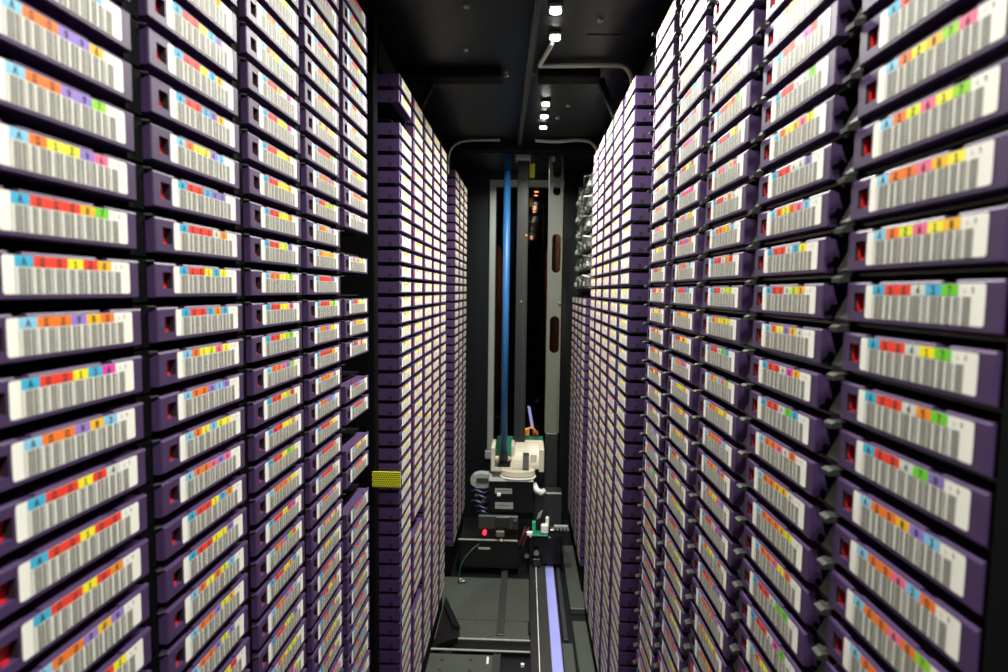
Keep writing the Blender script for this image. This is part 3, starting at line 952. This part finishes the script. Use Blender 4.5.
# lower chassis
cpart('mount_plate', lambda m: m.box((-0.140, 1.83, 0.140), (-0.013, 1.845, 0.184), M['deck2'], ch=0.002))
cpart('mount_plate', lambda m: m.box((-0.085, 1.822, 0.148), (-0.040, 1.8295, 0.184), M['mastd'], ch=0.002))
cpart('chassis', lambda m: m.box((-0.200, 1.826, 0.012), (-0.010, 1.94, 0.104), M['black'], ch=0.003))
cpart('chassis_edge', lambda m: m.box((-0.203, 1.820, 0.1055), (-0.014, 1.8255, 0.110), M['frame'], ch=0.001))
cpart('chassis_slot', lambda m: m.box((-0.139, 1.8235, 0.075), (-0.101, 1.826, 0.082), M['cable'], ch=0.0008))
cpart('status_light', lambda m: m.tube([(-0.119, 1.816, 0.132), (-0.119, 1.830, 0.132)], 0.0068, M['redled'], 12), label='glowing red status light')
cpart('sensor_block', lambda m: m.box((-0.083, 1.814, 0.122), (-0.056, 1.829, 0.140), M['mast'], ch=0.002))
cpart('bolt', lambda m: m.tube([(-0.065, 1.812, 0.112), (-0.065, 1.818, 0.112)], 0.0035, M['white'], 8))
cpart('bolt', lambda m: m.tube([(-0.022, 1.82, 0.176), (-0.022, 1.83, 0.176)], 0.006, M['steel'], 8))
# drive foot with small green board over the rail
cpart('drive_foot', lambda m: m.box((0.020, 1.86, 0.014), (0.130, 1.96, 0.108), M['black'], ch=0.004))
cpart('drive_body', lambda m: m.box((0.036, 1.90, 0.108), (0.130, 1.96, 0.240), M['mastd'], ch=0.004))
b3 = cpart('circuit_board', lambda m: m.box((0.030, 1.826, 0.122), (0.082, 1.862, 0.127), M['pcb'], ch=0.0008), label='small bright green board above the blue white rail')
cpart('connector', lambda m: m.box((0.032, 1.838, 0.128), (0.043, 1.852, 0.164), M['green'], ch=0.001), b3)
cpart('connector', lambda m: m.box((0.060, 1.832, 0.128), (0.084, 1.850, 0.158), M['white'], ch=0.004), b3)
cpart('connector', lambda m: m.box((0.075, 1.845, 0.150), (0.086, 1.858, 0.178), M['white'], ch=0.003), b3)
cpart('connector', lambda m: m.box((0.014, 1.822, 0.124), (0.034, 1.834, 0.138), M['white'], ch=0.003), b3)
cpart('tag_strip', lambda m: m.prism([(0.046, 0.168), (0.058, 0.176), (0.066, 0.200), (0.052, 0.190)], 'y', 1.850, 1.853, M['cable']), b3)
cpart('cable_tray', lambda m: (m.box((0.090, 1.835, 0.138), (0.150, 1.86, 0.142), M['steel'], ch=0.001), m.box((0.100, 1.826, 0.142), (0.146, 1.834, 0.160), M['frame'], ch=0.002)))
for k in range(4):
    cpart('tray_tooth', lambda m: m.box((0.104 + k * 0.011, 1.822, 0.145), (0.109 + k * 0.011, 1.8255, 0.152), M['black']))
for k, (dx, mm) in enumerate(((0, 'redcable'), (0.006, 'black'), (0.012, 'redcable'))):
    cpart('wire', lambda m: m.tube([(0.010 + dx, 1.835, 0.150), (0.002 + dx, 1.822, 0.125), (-0.008 + dx, 1.818, 0.100), (-0.012 + dx, 1.822, 0.086)], 0.0022, M[mm], 6), smooth=True)
cpart('rail_clamp', lambda m: m.box((0.034, 1.845, 0.014), (0.060, 1.862, 0.040), M['mastd'], ch=0.003))
cpart('bolt', lambda m: m.tube([(0.016, 1.835, 0.052), (0.016, 1.845, 0.052)], 0.007, M['steel'], 10))
cpart('bolt', lambda m: m.tube([(0.047, 1.838, 0.062), (0.047, 1.846, 0.062)], 0.009, M['steel'], 10))

# thin loose cable at the foot of the left far rack
cable('loose_cable', [(-0.135, 1.815, 0.098), (-0.16, 1.79, 0.085), (-0.185, 1.77, 0.055), (-0.192, 1.76, 0.02), (-0.190, 1.755, 0.006), (-0.178, 1.75, 0.006), (-0.170, 1.76, 0.008)],
      0.0015, 'greencable', 'thin dark green cable hanging at the left of the robot')
mb = MB()
mb.tube([(-0.184 + 0.010 * math.cos(a), 1.752 + 0.008 * math.sin(a), 0.008) for a in [2 * math.pi * k / 14 for k in range(12)]], 0.0022, M['steel'], 6)
mb.tube([(-0.196, 1.752, 0.006), (-0.168, 1.750, 0.006)], 0.0018, M['steel'], 6)
tag(mb.build('cable_hook', smooth=True), 'small steel hook on the floor under the loose cable', 'hook')

# ------------------------------------------------------------------ yellow calibration tag on the left post
t = thing('yellow_tag', (-0.2325, 0.9785, 0.5765), 'yellow honeycomb patterned tag over the left middle cartridges', 'tag')
mb = MB(); mb.box((-0.0245, -0.0015, -0.0135), (0.0245, 0.0, 0.0135), M['yellow'], ch=0.0004); mb.build('plate', t)
mb = MB()
for j in range(7):
    for i in range(13):
        x = -0.0225 + i * 0.00375 + (0.00187 if j % 2 else 0)
        z = -0.0114 + j * 0.0038
        if x > 0.0232: continue
        mb.face([(x + 0.00135 * math.cos(a), -0.0017, z + 0.00135 * math.sin(a)) for a in [math.pi / 3 * k for k in range(6)]], M['yhole'])
o = mb.build('hole_pattern', t, fix=False)
o['kind'] = 'stuff'

# ------------------------------------------------------------------ drives above the right far rack
t = thing('drive_bay', (WR, 1.95, CAMZ - 0.01), 'stack of dark tape drives with cable loops above the right far rack', 'drive bay')
for k in range(6):
    z0 = 0.018 + k * 0.058
    mb = MB(); mb.box((0.012, -0.25, z0), (0.12, 0.27, z0 + 0.046), M['drive'], ch=0.003); d = mb.build('tape_drive', t)
    for j in range(4):
        y = -0.20 + j * 0.13
        mb = MB(); mb.box((0.004, y, z0 + 0.008), (0.013, y + 0.05, z0 + 0.024), M['cable' if (j + k) % 2 else 'steel'], ch=0.002); mb.build('connector', d)
    mb = MB(); mb.tube([(0.010, -0.22, z0 + 0.034), (-0.004, -0.17, z0 + 0.040), (0.002, -0.08, z0 + 0.020), (-0.004, 0.0, z0 + 0.036), (0.004, 0.10, z0 + 0.026), (0.010, 0.20, z0 + 0.036)], 0.0032, M['deck2' if k % 2 else 'cable'], 6)
    mb.build('cable', d, smooth=True)
